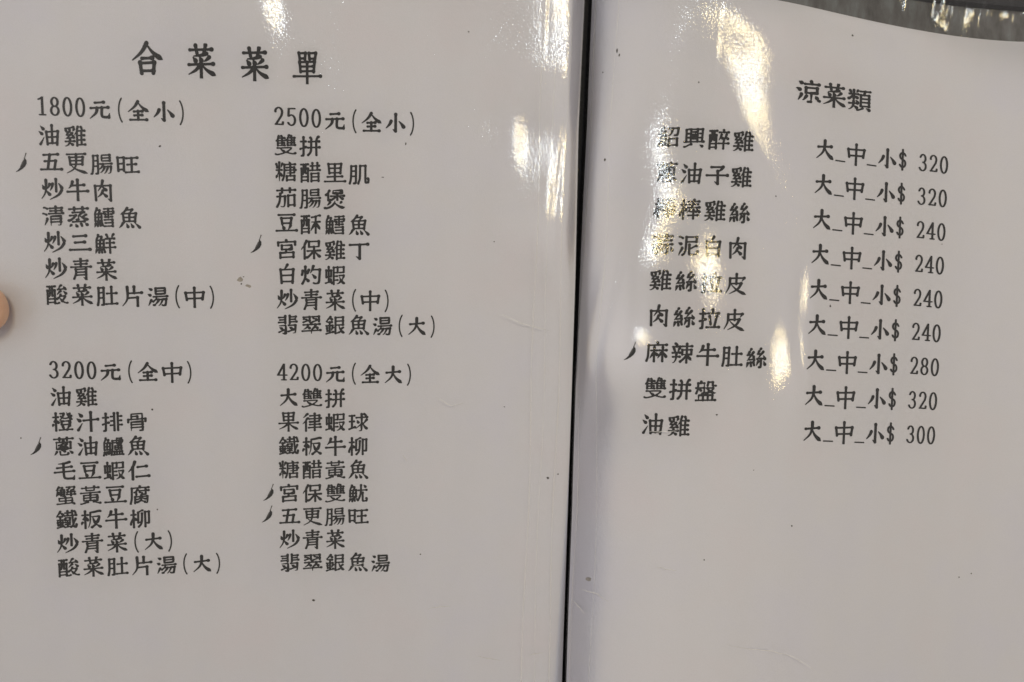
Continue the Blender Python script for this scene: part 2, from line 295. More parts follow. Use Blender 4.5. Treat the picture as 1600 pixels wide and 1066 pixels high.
# centre lines of the remaining characters, x, y, x, y ... on a 200 x 200 cell
LINE_CHARS = '雞腸清蒸鱈鮮酸肚湯雙拼糖醋肌茄煲酥宮保灼蝦翡翠銀橙排骨蔥鱸蟹黃腐鐵板柳律球魷涼類紹興醉棒絲蒜泥拉麻辣盤'
LINES = [
 [[22,46,26,58], [76,74,60,90,50,92,48,100,36,108,32,116,20,120], [117,138,178,138], [114,74,116,82,117,98,116,188], [126,20,118,46,114,74,104,78,98,86,98,92], [92,40,82,58], [152,24,162,44,154,66,154,178], [56,132,49,164,42,174,20,188,12,186], [117,98,178,98], [34,116,44,118,74,114,89,115], [28,88,50,92], [18,32,58,28,88,22], [49,164,60,164,82,180], [16,146,92,146], [53,61,46,64,30,80,28,88,22,92], [117,180,184,180], [118,58,182,58], [54,42,56,54,53,61], [82,100,89,115]],
 [[110,102,106,124,82,148,67,148], [28,26,27,120,18,178,16,186,8,188], [28,26,66,26], [66,26,67,148,66,178,64,186], [152,128,150,142,138,168,130,182,120,188], [178,128,178,148,174,180,166,188,154,188], [104,126,178,128], [100,50,100,26,102,24,170,24], [170,24,170,76], [100,50,100,74,102,76,170,76], [100,50,170,50], [28,72,66,72], [86,102,184,102], [27,120,66,120], [124,128,118,148,104,167,90,180,86,180], [48,188,64,186]],
 [[46,126,48,132,24,182], [70,34,176,34], [164,106,80,106,78,108,78,188], [164,106,164,184,158,188,142,188,140,186], [74,58,172,58], [62,82,114,82,122,80,130,82,184,82], [79,132,165,132], [122,20,122,80], [79,158,165,158], [20,26,26,24,33,27,48,36], [12,78,22,80,40,90]],
 [[24,90,62,90,69,92,76,90], [74,170,78,186,86,192], [20,32,180,32], [148,64,130,66,124,76,108,86,104,92,100,94,98,128], [80,130,98,128], [14,134,22,136,48,120,62,108,68,100,69,92], [120,170,126,184,126,188], [48,148,148,148], [48,64,122,64,128,66], [136,20,136,44], [64,20,64,44], [33,176,20,190], [106,92,124,108,134,110,138,118,146,122,172,132,186,130], [158,166,174,182], [134,110,160,88,166,88]],
 [[23,70,78,68], [78,68,78,134], [24,134,78,134], [40,18,36,34,24,56,24,134], [172,126,174,188], [104,126,172,126], [80,152,88,176], [25,100,78,100], [138,27,138,106], [64,36,64,44,52,76,52,133], [32,41,38,36,64,36], [102,184,173,184], [102,26,178,26], [106,100,120,100], [110,154,173,154], [98,52,98,68,110,76,120,76], [98,52,182,52], [182,52,182,68], [62,154,68,178], [44,154,44,180], [26,156,22,176,16,188], [158,100,172,100], [158,76,168,76]],
 [[26,68,88,68], [88,68,88,132], [26,134,88,132], [42,20,40,34,30,52,26,68,26,134], [142,58,142,188], [27,100,87,100], [112,96,176,96], [106,58,180,58], [70,36,70,48,56,76,56,133], [40,34,70,36], [176,18,172,20,160,44,162,46,162,57], [46,154,48,180,46,182], [114,20,124,42,122,57], [106,138,186,138], [66,154,72,176,72,182], [26,156,16,188], [86,150,98,176,96,180], [72,180,78,184]],
 [[16,26,84,26], [60,114,81,114], [60,27,60,114], [19,142,81,142], [82,62,82,186], [18,62,82,62], [18,62,18,188], [118,132,144,164,155,173], [19,174,81,174], [132,106,128,118,122,122,118,132], [170,120,170,126,158,150,134,172], [128,120,170,120], [119,53,126,56,132,56,170,52], [38,27,40,98,33,113], [134,74,126,76,102,104], [140,20,134,20,118,44,119,53], [160,32,168,42,170,52], [108,58,119,53], [98,144,102,144,110,136,118,132], [162,178,180,186,190,184], [158,74,184,102], [96,186,102,188,117,181], [170,52,178,58], [19,118,28,118,33,113]],
 [[26,26,26,120,22,162,16,186], [26,26,70,26], [70,26,68,184], [52,186,62,186,68,184], [138,22,138,179], [90,180,184,180], [27,72,69,72], [98,82,180,82], [26,120,69,120]],
 [[46,132,22,182], [86,24,166,24,168,26,168,74,164,78,88,78,86,76,86,50], [86,24,86,50], [112,130,108,144,90,165,75,180], [112,130,146,130], [62,148,82,130,88,126,94,104,98,102,186,102], [176,130,148,128,146,130,142,144,130,168,116,185,110,188], [178,128,176,130,174,164,168,185], [28,22,50,36], [86,50,167,50], [66,180,75,180], [142,184,154,190,168,185], [88,128,110,130], [66,102,94,102], [18,76,40,88]],
 [[118,106,184,106], [117,58,118,106], [28,128,48,128,56,131,64,128,148,128,152,132,148,140,120,160,115,168], [12,182,22,188,30,188,80,178,91,171,115,168,120,174,146,182,170,186,186,180], [31,58,32,106], [64,20,70,32,68,104,66,106,32,106], [32,84,88,84], [34,38,92,40], [40,20,30,52,18,58,16,62,16,68], [118,84,176,84], [31,58,38,62,101,63,106,56,116,52,126,20,132,16], [150,22,154,32,152,104], [56,131,58,142,88,162,91,171], [120,38,180,40], [117,58,124,62,176,62], [68,104,94,106]],
 [[102,26,112,42,108,50,108,132,104,154,94,170,80,184], [40,20,40,178,37,185], [174,20,166,22,156,46,153,62,154,186], [86,62,178,62], [22,188,37,185], [80,116,182,116], [12,126,14,122,32,120,60,110], [16,58,60,58]],
 [[140,56,140,145], [88,40,182,40], [88,40,86,128,82,154,70,182], [108,68,174,68], [174,68,176,92,176,116,174,118,108,118], [108,182,175,182], [42,86,64,88], [42,18,42,86], [62,140,62,132,54,120,44,114,42,116,42,188], [40,88,37,115,30,120,24,132], [70,30,66,34,58,64], [100,92,186,92], [16,32,22,52,22,66], [176,146,176,188], [108,146,140,145,176,146], [108,146,108,188], [20,142,14,154,14,162], [128,16,136,26,138,38], [16,88,40,88]],
 [[108,114,108,188], [108,114,172,114], [172,114,172,188], [100,44,178,44], [20,142,77,142], [96,84,184,84], [78,66,78,186], [20,64,78,66], [20,64,20,188], [38,28,38,98,32,116], [20,174,76,174], [162,18,162,84], [118,18,118,84], [20,120,26,120,32,116], [56,108,62,112,77,112], [58,28,56,108], [109,146,172,146], [109,180,172,180], [16,28,78,28]],
 [[72,26,72,180,68,186,54,186], [30,26,72,26], [30,26,28,120,24,158,16,186], [182,146,186,154,186,174,184,182], [158,26,158,182,164,184,184,182], [110,26,158,26], [110,26,108,142,102,164,94,184,94,190], [28,120,72,120], [29,72,72,72]],
 [[20,36,180,36], [174,84,174,184], [118,86,174,84], [118,86,118,186], [90,92,88,156,84,180,80,186,72,188,60,188,52,182], [20,92,90,92], [48,66,44,124,34,160,18,186], [64,20,64,56], [119,174,174,174], [134,20,134,56]],
 [[84,24,162,24,164,26,164,48,162,50,130,50,123,52], [84,24,82,48,84,50,116,50,123,52], [64,76,102,76,110,79,122,77,182,76], [10,184,22,188,52,180,78,164,93,144], [100,122,98,138,116,158,134,171,150,180,172,186,180,186,188,182], [123,52,122,112], [50,24,42,36,38,51,40,58,40,114], [60,110,68,112,77,106,102,90,110,79], [20,62,28,54,38,51], [56,132,38,156,30,156], [158,134,146,148], [142,90,150,92,174,106]],
 [[16,26,84,26], [144,34,144,188], [19,142,82,142], [19,174,82,174], [18,64,18,188], [18,64,82,62], [82,62,82,186], [62,114,82,114], [62,27,62,114], [108,40,144,34,172,24,182,26], [106,84,136,84,156,102,174,142,182,156,182,158], [122,126,102,158,100,166], [40,27,40,92,38,106,30,120,19,120], [124,120,132,102,152,84,182,84]],
 [[24,38,24,68], [24,38,101,36,176,38], [176,38,176,68], [42,138,42,186], [42,138,88,138,90,136,98,108], [56,68,142,68,144,70,144,104,144,106,98,108], [56,68,56,106], [56,106,90,106,96,108], [160,138,160,186], [90,136,160,138], [42,180,160,180], [96,20,101,36]],
 [[172,28,172,76,170,78,128,79], [82,28,172,28], [82,28,82,78], [82,78,128,79], [62,176,70,176,91,158,118,126,138,116,184,116], [128,79,128,114,131,121,128,128,128,188], [40,72,42,80,42,188], [50,40,42,56,40,72,30,76,17,90,14,100], [131,121,165,161,182,176,190,176], [68,116,116,116,118,118,118,126], [60,20,56,30]],
 [[122,20,120,20,111,54,94,84], [71,72,66,84], [111,54,180,56], [180,56,174,154,172,168,168,180], [45,132,54,134,78,164], [124,182,134,188,148,188,162,186,168,180], [48,22,48,106,45,132,32,162,20,182], [24,60,22,78,16,98], [110,98,140,132,138,136], [80,54,74,66]],
 [[20,52,20,120], [20,52,64,54], [64,54,64,114], [20,114,64,114], [88,150,124,150], [144,80,180,78], [180,28,180,78], [144,28,180,28], [88,28,88,188], [88,28,124,28], [124,28,124,78], [88,78,124,78], [14,174,42,166,64,164], [142,122,153,152,160,164,179,183,186,186,192,186], [153,152,164,154], [180,108,180,120,164,154], [140,108,180,108], [42,20,42,166], [153,152,150,170,124,188,118,186], [60,140,70,178], [88,112,120,112]],
 [[30,56,79,56], [24,112,82,112,84,114,84,176,82,186,76,190,62,190,54,184], [22,174,66,156], [172,114,172,186,168,188,150,190], [110,112,172,114], [120,80,182,80], [80,20,80,92], [108,172,152,158,156,154], [120,32,176,32], [120,20,120,92], [118,130,138,144], [28,130,34,130,50,144], [120,56,170,56], [22,32,79,32], [20,80,79,80]],
 [[16,160,184,160], [118,42,140,50,146,50], [170,26,170,74], [108,26,170,26], [110,76,158,60,170,58], [26,100,176,100], [84,26,84,72], [26,26,84,26], [26,74,70,60,84,60], [138,112,134,124,100,150,100,188], [28,44,34,42,56,50], [66,101,67,112,64,122,38,140,28,142], [64,122,86,136], [138,112,144,110], [134,101,138,112], [94,84,100,90,101,99], [134,124,160,140]],
 [[104,102,174,102], [174,28,174,102], [104,28,174,28], [104,28,103,182], [104,64,174,64], [50,70,50,172], [58,18,54,20,51,28,44,32,20,60,16,62], [18,104,76,104], [134,103,142,132,146,140,152,144,154,154,162,166,180,182,188,180], [18,182,22,180,76,168,80,166], [22,60,30,70,70,70], [26,124,24,132,28,146,28,156], [152,144,175,129], [103,182,120,180,140,172], [51,28,74,46], [103,182,98,188], [80,124,74,126,66,152]],
 [[72,184,140,184], [164,148,154,152,140,184], [18,130,14,140,12,148], [92,100,110,100], [92,100,92,134], [92,134,164,134], [110,100,164,100,166,102,164,134], [42,88,54,94,64,110,64,118], [42,20,42,88], [150,40,166,30], [82,26,112,26], [112,26,112,36,102,58,97,63,90,76,74,90], [140,20,144,34,150,40,152,52,173,80,180,86,188,88], [40,91,42,98,42,188], [40,91,30,98,30,102], [102,152,108,168], [86,54,108,74,144,74,178,53], [142,182,184,184], [18,58,62,58]],
 [[44,20,42,182,38,186,26,188], [150,52,182,52], [150,94,180,94], [118,20,118,188], [150,20,150,188], [150,136,184,136], [16,125,24,120,68,109], [70,102,68,109], [88,94,117,94], [18,58,64,58], [88,52,117,52], [84,136,117,136], [68,109,74,114]],
 [[176,78,176,104], [24,78,148,78,176,78], [24,78,22,104], [104,50,106,78], [51,50,104,50], [150,104,150,180,148,187], [150,104,50,104,48,106,48,188], [49,130,150,130], [50,78,50,28,52,26,146,26,148,28,148,78], [49,158,150,158], [126,190,140,190,148,187]],
 [[132,20,132,44], [64,118,88,110,102,102,111,102,122,92,128,82,132,80], [38,62,96,62], [38,62,38,126,40,128,162,126], [162,64,162,126], [96,62,162,64], [58,92,64,92,84,82,94,78,128,82], [68,152,70,182,76,186,132,186,136,184,140,172], [18,30,182,30], [40,152,24,180,18,182], [66,20,66,44], [102,46,96,46,94,50,98,70,94,78], [74,98,82,96,92,98,95,106], [152,150,162,155,177,173], [131,114,136,120,136,127], [64,118,62,127], [94,128,92,138,114,156], [111,102,120,110], [86,140,92,140,100,145]],
 [[182,46,182,62,180,64], [132,20,132,44,134,46,182,46], [156,154,156,185], [60,36,56,52,46,76,46,133], [33,35,60,36], [23,102,71,102], [21,68,72,68], [72,68,72,132], [22,134,72,132], [36,18,33,35,24,54,21,68,22,134], [56,154,60,176], [144,134,174,134], [172,100,174,134], [116,100,172,100], [116,100,114,134,116,136,142,136,144,134,144,100], [115,118,173,118], [178,154,178,185], [110,154,156,154,178,154], [110,154,110,185], [130,46,132,78,136,82,172,82,178,76], [94,48,130,46], [94,48,94,138,82,186], [110,68,160,64], [22,156,20,172,14,188], [133,26,176,26], [72,150,77,168], [98,186,188,186], [132,154,132,185], [40,156,38,182], [77,168,86,172]],
 [[122,72,180,72], [24,186,92,184,98,182,116,184,159,180,169,184,174,190], [153,57,148,64,148,110], [29,68,90,68], [110,96,184,96], [42,130,156,130,158,132,158,150,154,170,159,180], [42,130,42,156,44,158,156,157], [110,24,179,25], [28,88,18,110], [78,110,88,108], [68,46,88,46,90,48,88,108], [116,52,122,62,122,68,114,78], [88,108,100,120,98,182], [60,48,60,104], [72,26,68,44,60,48], [40,24,72,26], [60,48,30,46,28,48,28,86,30,88,90,88], [179,25,178,40,172,50], [42,18,40,24,28,36,26,44,16,48], [136,25,136,34,127,44,110,54], [153,57,160,52,172,50]],
 [[41,130,161,130], [42,104,100,104], [42,104,40,156,42,158,99,156,132,159,160,158], [100,104,160,104,162,106,160,158], [26,32,174,32], [126,172,132,170,178,188,186,186], [14,186,22,188,52,178], [64,20,64,56,66,58,134,58,136,56,136,20], [16,80,182,80], [100,81,99,156], [66,159,66,166,63,173], [132,159,132,170], [63,173,78,172]],
 [[32,34,106,32,182,34], [32,34,30,128,26,158,18,184,20,194], [60,122,58,186], [60,122,170,122], [170,122,170,184,164,188,148,188,140,184], [110,132,152,148], [104,18,106,32], [112,160,146,176,148,174], [136,102,154,100], [156,50,156,94,154,100], [98,64,182,64], [116,108,110,124,110,132], [84,50,74,62,70,72,72,102], [78,176,84,176,100,167,112,160,114,152], [54,78,70,72], [72,148,82,150,96,143,110,132], [100,80,106,80,124,88]],
 [[44,70,44,172], [88,36,132,36], [82,64,186,64], [180,98,170,130,168,136,160,140], [110,18,110,64], [88,150,128,150], [18,180,68,168,70,164], [90,84,88,92], [90,84,130,86], [130,86,130,110], [88,110,130,110], [88,94,88,110], [40,31,48,32,66,47,72,56], [18,104,66,104], [150,18,156,130,160,140], [46,18,40,31,14,64,12,74], [108,130,109,174], [186,156,188,162,182,182], [22,124,20,132,26,152,24,156], [172,24,182,42,180,50], [18,62,28,70,62,70], [84,178,132,172,138,178], [86,130,130,130], [157,163,164,168,168,180], [168,180,174,184,182,182], [66,126,60,154], [160,140,157,163], [157,163,132,186]],
 [[45,80,56,86,60,92], [182,28,172,24,136,32,94,36,92,38,90,126,84,154,72,184], [46,20,45,80,42,92,46,98,46,188], [114,78,114,92,124,120,134,142,143,146], [93,78,168,78,172,80,168,102,150,142,143,146,141,156], [21,130,14,140,14,154], [66,102,68,112], [104,184,141,156], [141,156,180,186,188,184], [42,92,32,98], [20,58,70,58]],
 [[144,38,144,188], [144,38,178,38], [178,38,178,144,176,152], [162,152,176,152], [82,40,116,20,122,22], [40,18,40,87,33,108,26,114,14,144,14,156], [40,110,40,188], [33,108,40,110], [82,40,80,144], [18,60,58,60], [116,52,114,126,108,154,99,169,84,184], [40,87,50,92,62,110,60,118], [80,144,110,138]],
 [[42,96,44,102,44,188], [70,158,182,158], [82,100,168,100,170,98,170,40], [82,40,170,40], [80,128,174,128], [126,20,126,188], [74,70,184,70], [64,62,56,64,46,80,42,94,30,100,14,116], [60,20,54,20,40,38,20,54]],
 [[18,90,60,90], [40,33,40,156], [82,54,184,54], [132,20,134,113,128,124,116,130,80,162], [182,80,177,83,154,114,146,116], [146,116,151,132,165,153,182,170,190,170], [130,124,132,176,130,186,120,188,108,188], [14,166,40,156,54,154,68,148], [16,32,64,32], [134,113,146,116], [158,22,172,36], [90,82,102,106]],
 [[23,70,82,68], [82,68,82,134], [24,134,82,134], [42,18,38,34,24,58,24,134], [146,98,146,176,150,184], [182,158,186,164,186,174,182,184], [150,184,158,186,182,184], [25,100,81,100], [66,152,66,158,70,178], [130,20,128,100,120,132,112,154,100,176], [26,158,16,188], [156,22,164,26,174,44], [38,34,66,34,68,36,66,48,52,76,52,133], [104,72,182,72], [86,152,90,164,104,170], [46,158,46,182]],
 [[122,20,128,40], [74,42,182,42], [84,114,126,116], [84,72,84,114], [84,72,170,72], [170,72,170,114], [170,114,128,114,126,116,126,178,124,186], [102,188,124,186], [90,140,72,168,66,174,62,174], [30,24,52,36], [50,126,52,132,28,174], [160,140,172,158], [180,172,190,176], [12,78,18,78,42,92]],
 [[12,92,14,94,22,90,42,70,50,68], [138,58,176,60], [176,60,178,152], [110,152,178,152], [110,60,110,152], [110,60,136,58], [144,28,140,34,136,58], [144,28,184,28], [156,170,164,171,184,186], [16,132,84,131], [52,114,50,153,34,173,22,182,14,182], [110,120,177,120], [104,28,142,28], [110,90,177,90], [82,186,98,186,126,170], [51,56,52,94], [54,54,88,54], [52,22,54,54], [70,108,74,108,84,118,84,131], [50,153,62,156,84,172], [50,68,68,76,86,88], [84,24,76,38,74,40], [16,54,51,56], [22,26,30,38]],
 [[66,54,56,74,48,78,46,88,32,104,26,118], [68,142,76,168,82,172], [170,122,172,186], [102,122,170,122], [102,122,100,188], [46,148,50,178], [130,30,128,44,120,72,106,90,98,96,90,94], [22,146,16,180,12,184], [26,118,44,120,72,115], [16,80,22,76,42,76,48,78], [148,92,162,92,169,90], [68,92,68,96,76,122,74,128], [178,30,176,70,172,84,169,90], [96,28,178,30], [50,20,26,63,22,76], [101,180,171,180]],
 [[16,140,182,140], [152,170,176,184], [88,78,108,76], [88,78,90,112], [90,112,110,112], [108,76,110,78,110,112], [32,102,54,102], [30,32,32,140], [30,32,50,24,62,28], [172,28,168,140], [146,28,172,28], [128,28,128,140], [70,28,128,28], [70,28,70,140], [16,184,24,186,66,162,76,162], [148,66,170,66], [88,52,110,52], [30,66,52,66], [146,104,169,104]],
 [[16,26,78,26], [56,110,74,110], [56,27,56,110], [18,142,74,142], [18,66,18,188], [18,66,36,64,74,64], [74,64,74,186], [18,174,74,174], [164,60,158,84,144,104,144,112,140,126,140,188], [96,140,184,140], [120,60,114,83,98,110], [36,27,36,100,29,118], [100,40,182,40], [18,122,29,118], [138,20,142,40], [114,83,120,84,127,89,132,98], [158,84,166,86,180,103]],
 [[94,116,102,126,154,126], [134,18,132,20,124,60,120,66,114,86,106,90,104,100,88,120,74,130,74,136], [78,88,106,90], [42,104,42,188], [36,100,42,104], [154,89,158,102,173,121,182,130,190,128], [84,34,176,34], [114,88,180,88], [42,20,40,94,30,106,14,144,14,154], [130,110,130,188], [124,60,170,60], [86,158,170,158], [42,84,54,88,64,106,64,116], [90,60,120,62], [20,62,64,62]],
 [[162,49,150,66,142,70,135,84,120,102,120,109], [144,112,144,182,140,188,128,188], [36,50,18,78], [166,84,180,116,180,120], [24,148,18,174,14,184,12,184], [51,24,42,40], [108,114,120,109,128,112,144,112,177,108], [112,69,142,70], [30,117,42,120,78,114], [74,142,82,168], [18,78,52,76], [72,52,58,74,52,76,44,92,30,108,30,117,16,126], [50,144,50,152,54,176], [170,136,184,170], [122,134,118,136,104,172], [74,92,78,112,82,118,80,126], [140,22,136,25,130,38], [124,45,116,58,112,69]],
 [[172,132,186,168], [18,36,180,36], [114,72,174,72], [28,72,82,72], [108,108,182,108], [144,108,144,184,140,188,128,190], [56,108,54,184,50,188,40,188], [134,20,134,50], [64,20,64,50], [118,132,102,170], [28,134,16,170], [80,134,88,154], [16,108,86,108]],
 [[116,184,124,188,174,186,182,178,184,160], [18,78,42,90], [84,72,172,72], [174,30,172,72], [84,28,174,30], [84,28,82,134,76,160,69,176,62,186,56,188], [113,134,126,132,170,108,174,110], [24,24,30,22,52,36], [50,124,52,130,24,180,26,190], [112,98,112,174,116,184]],
 [[44,20,42,182,38,188,26,188], [102,82,114,154], [88,56,180,56], [166,82,164,84,146,179], [78,180,186,180], [18,124,20,122,36,120,64,110,66,108], [126,20,132,34,128,42], [18,58,64,58]],
 [[50,90,100,90], [28,42,182,42], [28,42,26,132,24,152,14,182], [76,106,92,114,102,127,104,136], [78,62,76,106], [76,110,78,188], [104,20,110,40], [150,62,152,92,148,108,150,188], [68,117,42,158], [148,108,162,114,184,156], [120,90,144,90,152,92,158,90,182,90], [138,114,148,108], [136,116,110,158]],
 [[98,42,182,42], [100,116,132,116,138,125,152,134,178,168], [100,74,100,116], [100,74,178,74], [178,74,178,116], [84,178,99,166,116,150,124,138,132,132,146,116,178,116], [16,98,80,98], [20,134,78,134], [138,20,138,188], [50,99,49,134,46,160,36,176,28,186,20,186], [18,44,78,44], [28,60,36,82], [78,58,72,62,60,98], [40,16,48,20,52,28], [52,28,52,44]],
 [[160,54,168,56,186,56], [158,24,160,54], [120,24,158,24], [120,24,118,40,114,54], [120,140,120,183], [112,86,116,86,130,100,133,108], [164,76,164,86,145,106], [108,76,164,76], [86,32,86,116,88,118,108,120,126,114,133,108,145,106,150,112,166,120,176,122,188,120], [56,30,86,32], [16,184,184,184], [32,32,32,74,28,98,18,122], [32,32,54,32], [58,18,54,32], [14,74,85,74], [78,183,78,140,80,138,160,140], [160,140,160,183], [78,140,42,138,40,140,40,183], [54,48,58,54], [68,122,78,122,86,116], [118,77,118,86], [52,90,58,98]],
]
def arc(cx, cy, rx, ry, a0, a1, n=16):
    return [z for k in range(n + 1) for z in (cx + rx*math.cos(math.radians(a0 + (a1-a0)*k/n)), cy - ry*math.sin(math.radians(a0 + (a1-a0)*k/n)))]
SIGNS = {
 '0': [arc(50,96,30,68,0,360,40)],
 '1': [[52,32,52,158],[24,44,40,38,54,28],[30,160,74,160]],
 '2': [[22,62]+arc(48,62,28,34,170,-20,20)+[70,90,24,158],[22,157,80,157],[80,157,82,138]],
 '3': [[22,54]+arc(47,62,25,33,150,-80,18),arc(46,127,31,35,85,-160,20)],
 '4': [[66,28,16,118],[14,120,88,120],[66,28,66,160],[48,160,82,160]],
 '5': [[28,32,26,88],[28,32,76,30],[26,90]+arc(49,120,30,40,130,-150,24)],
 '8': [arc(50,62,25,33,0,360,30),arc(50,127,30,34,0,360,30)],
 '$': [[78,62]+arc(50,66,26,28,20,250,20)+arc(50,126,28,32,80,-160,20),[50,12,50,180]],
 '(': [arc(112,100,62,110,128,232,24)],
 ')': [arc(-12,100,62,110,52,-52,24)],
 '_': [[4,182,96,182]],
}
def resample(P, step):
    P = np.array(P, float).reshape(-1, 2)
    if len(P) > 2 and step > 1.3:
        for _ in range(2):
            A = P[:-1]*.75 + P[1:]*.25; B = P[:-1]*.25 + P[1:]*.75
            P = np.concatenate([P[:1], np.stack([A, B], 1).reshape(-1, 2), P[-1:]])
    d = np.r_[0, np.cumsum(np.hypot(*np.diff(P, axis=0).T))]; n = max(2, int(d[-1]/step) + 1); t = np.linspace(0, d[-1], n)
    return np.stack([np.interp(t, d, P[:, 0]), np.interp(t, d, P[:, 1])], 1), d[-1]
def stamp(im, x, y, rx, ry):
    h, w = im.shape; x, y, rx, ry = 2*x + 8, 2*y + 8, 2*rx, 2*ry
    x0, x1, y0, y1 = int(max(0, x-rx-1)), int(min(w, x+rx+2)), int(max(0, y-ry-1)), int(min(h, y+ry+2))
    if x1 > x0 and y1 > y0:
        Y, X = np.mgrid[y0:y1, x0:x1]; im[y0:y1, x0:x1] |= ((X-x)/rx)**2 + ((Y-y)/ry)**2 <= 1
def brush(ch):
    im = np.zeros((416, 416), bool); hand = ch in BRUSHED
    S = [(t[0], np.array(t[1:])*2.0) for t in BRUSHED[ch]] if hand else [(None, p) for p in LINES[LINE_CHARS.index(ch)]]
    n = len(S)
    total = sum(resample(p, 1.5)[1] for _, p in S)
    base = WEIGHT * 22 * (500 / max(total, 400))**.27 * (.88 if ch == '單' else 1)
    for ty, P in S:
        Q, L = resample(P, 1.5); t = np.linspace(0, 1, len(Q)); d = Q[-1] - Q[0]; ang = math.degrees(math.atan2(d[1], d[0]))
        if not hand:
            if L < 9: continue
            ty = 'h' if abs(ang) < 25 else 'n' if 25 <= ang < 70 and L >= 20 else 'p' if 105 <= ang < 165 and L >= 16 else 'v'
        e0 = np.exp(-(t*L/9)**2); e1 = np.exp(-((t*L-L)/9)**2)
        if ty == 'h': k = 1 if L > 50 else .6; w = base*(.70 + k*.22*e0 + k*.5*e1)
        elif ty == 'n': w = base*(.40 + .95*np.minimum(1, t*1.25)**1.2)*(1 - .75*np.clip((t-.82)/.18, 0, 1))
        elif ty == 'p': w = base*(1.12 - .8*t**1.3)
        elif ty == 'q': w = base*(1.05 - .8*t)
        else: w = base*(.92 + .25*e0 + .08*e1)
        for (x, y), r in zip(Q, w/2):
            if not hand: y = y - .08*(x-100); x = 100 + (x-100)*.97
            stamp(im, x, y, r, r)
    return im
def sign(ch):
    im = np.zeros((416, 216), bool)
    for p in SIGNS[ch]:
        for x, y in resample(p, 1.2)[0]: stamp(im, x, y, *((10.2, 5.8) if ch not in '()_' else (6.6, 6.2)))
    return im
def soften(a, k):
    for _ in range(2):
        for ax in (0, 1):
            c = np.cumsum(np.pad(a, [(k+1, k) if i == ax else (0, 0) for i in (0, 1)]), axis=ax); w = 2*k + 1
            a = (np.take(c, range(w, c.shape[ax]), ax) - np.take(c, range(0, c.shape[ax]-w), ax)) / w
    return a
def thin_out(P, eps):
    if len(P) < 3: return P
    A = np.array(P); d = A[-1] - A[0]; L = math.hypot(*d); r = A - A[0]
    ds = np.hypot(*r.T) if L < 1e-6 else np.abs(d[0]*r[:, 1] - d[1]*r[:, 0]) / L
    i = int(np.argmax(ds))
    return [P[0], P[-1]] if ds[i] <= eps else thin_out(P[:i+1], eps)[:-1] + thin_out(P[i:], eps)
def outline(im, eps):
    a = soften(im.astype(float), 2) - .5; a[0] = a[-1] = -.5; a[:, 0] = a[:, -1] = -.5; ins = a > 0; nxt = {}; pos = {}
    def cross(p, z):
        u, v = a[p], a[z]; k = u/(u - v); return np.array([p[1] + (z[1]-p[1])*k, p[0] + (z[0]-p[0])*k])
    tot = ins[:-1, :-1].astype(int) + ins[1:, :-1] + ins[:-1, 1:] + ins[1:, 1:]
    for y, x in np.argwhere(tot % 4 != 0):
        c = [(y, x), (y, x+1), (y+1, x+1), (y+1, x)]; s = []; e = []
        for i in range(4):
            p, z = c[i], c[(i+1) % 4]
            if ins[p] and not ins[z]: s.append((p, z))
            if ins[z] and not ins[p]: e.append((z, p))
        for k in s:
            m_ = e[0] if len(e) == 1 else [z for z in e if z[0] == k[0]][0]
            nxt[k] = m_; pos[k] = cross(*k)
    out = []
    while nxt:
        k = next(iter(nxt)); loop = []
        while k in nxt:
            loop.append(pos[k]); k = nxt.pop(k)
        if len(loop) < 12: continue
        h = len(loop)//2; f = thin_out(loop[:h+1], eps)[:-1] + thin_out(loop[h:] + loop[:1], eps)[:-1]
        if len(f) >= 3: out.append((np.array(f) - 8) / 400)
    return out
WEIGHT = 1.18
CACHE = {}
def glyph(ch):
    if ch not in CACHE:
        cu = bpy.data.curves.new('glyph', 'CURVE'); cu.dimensions = '2D'; cu.fill_mode = 'BOTH'
        for P in (outline(brush(ch), .8) if ch not in SIGNS else outline(sign(ch), .7)):
            sp = cu.splines.new('POLY'); sp.points.add(len(P) - 1); sp.use_cyclic_u = True
            for i, (x, y) in enumerate(P): sp.points[i].co = (x, -y, 0, 1)
        o = bpy.data.objects.new('glyph', cu); COL.objects.link(o); bpy.context.view_layer.update()
        me = bpy.data.meshes.new_from_object(o.evaluated_get(bpy.context.evaluated_depsgraph_get()))
        me.calc_loop_triangles()
        V = np.array([v.co[:2] for v in me.vertices]); T = [tuple(t.vertices) for t in me.loop_triangles]
        bpy.data.objects.remove(o); bpy.data.curves.remove(cu); bpy.data.meshes.remove(me)
        CACHE[ch] = (V, T)
    return CACHE[ch]
HALF = set('0123456789$()_ ')
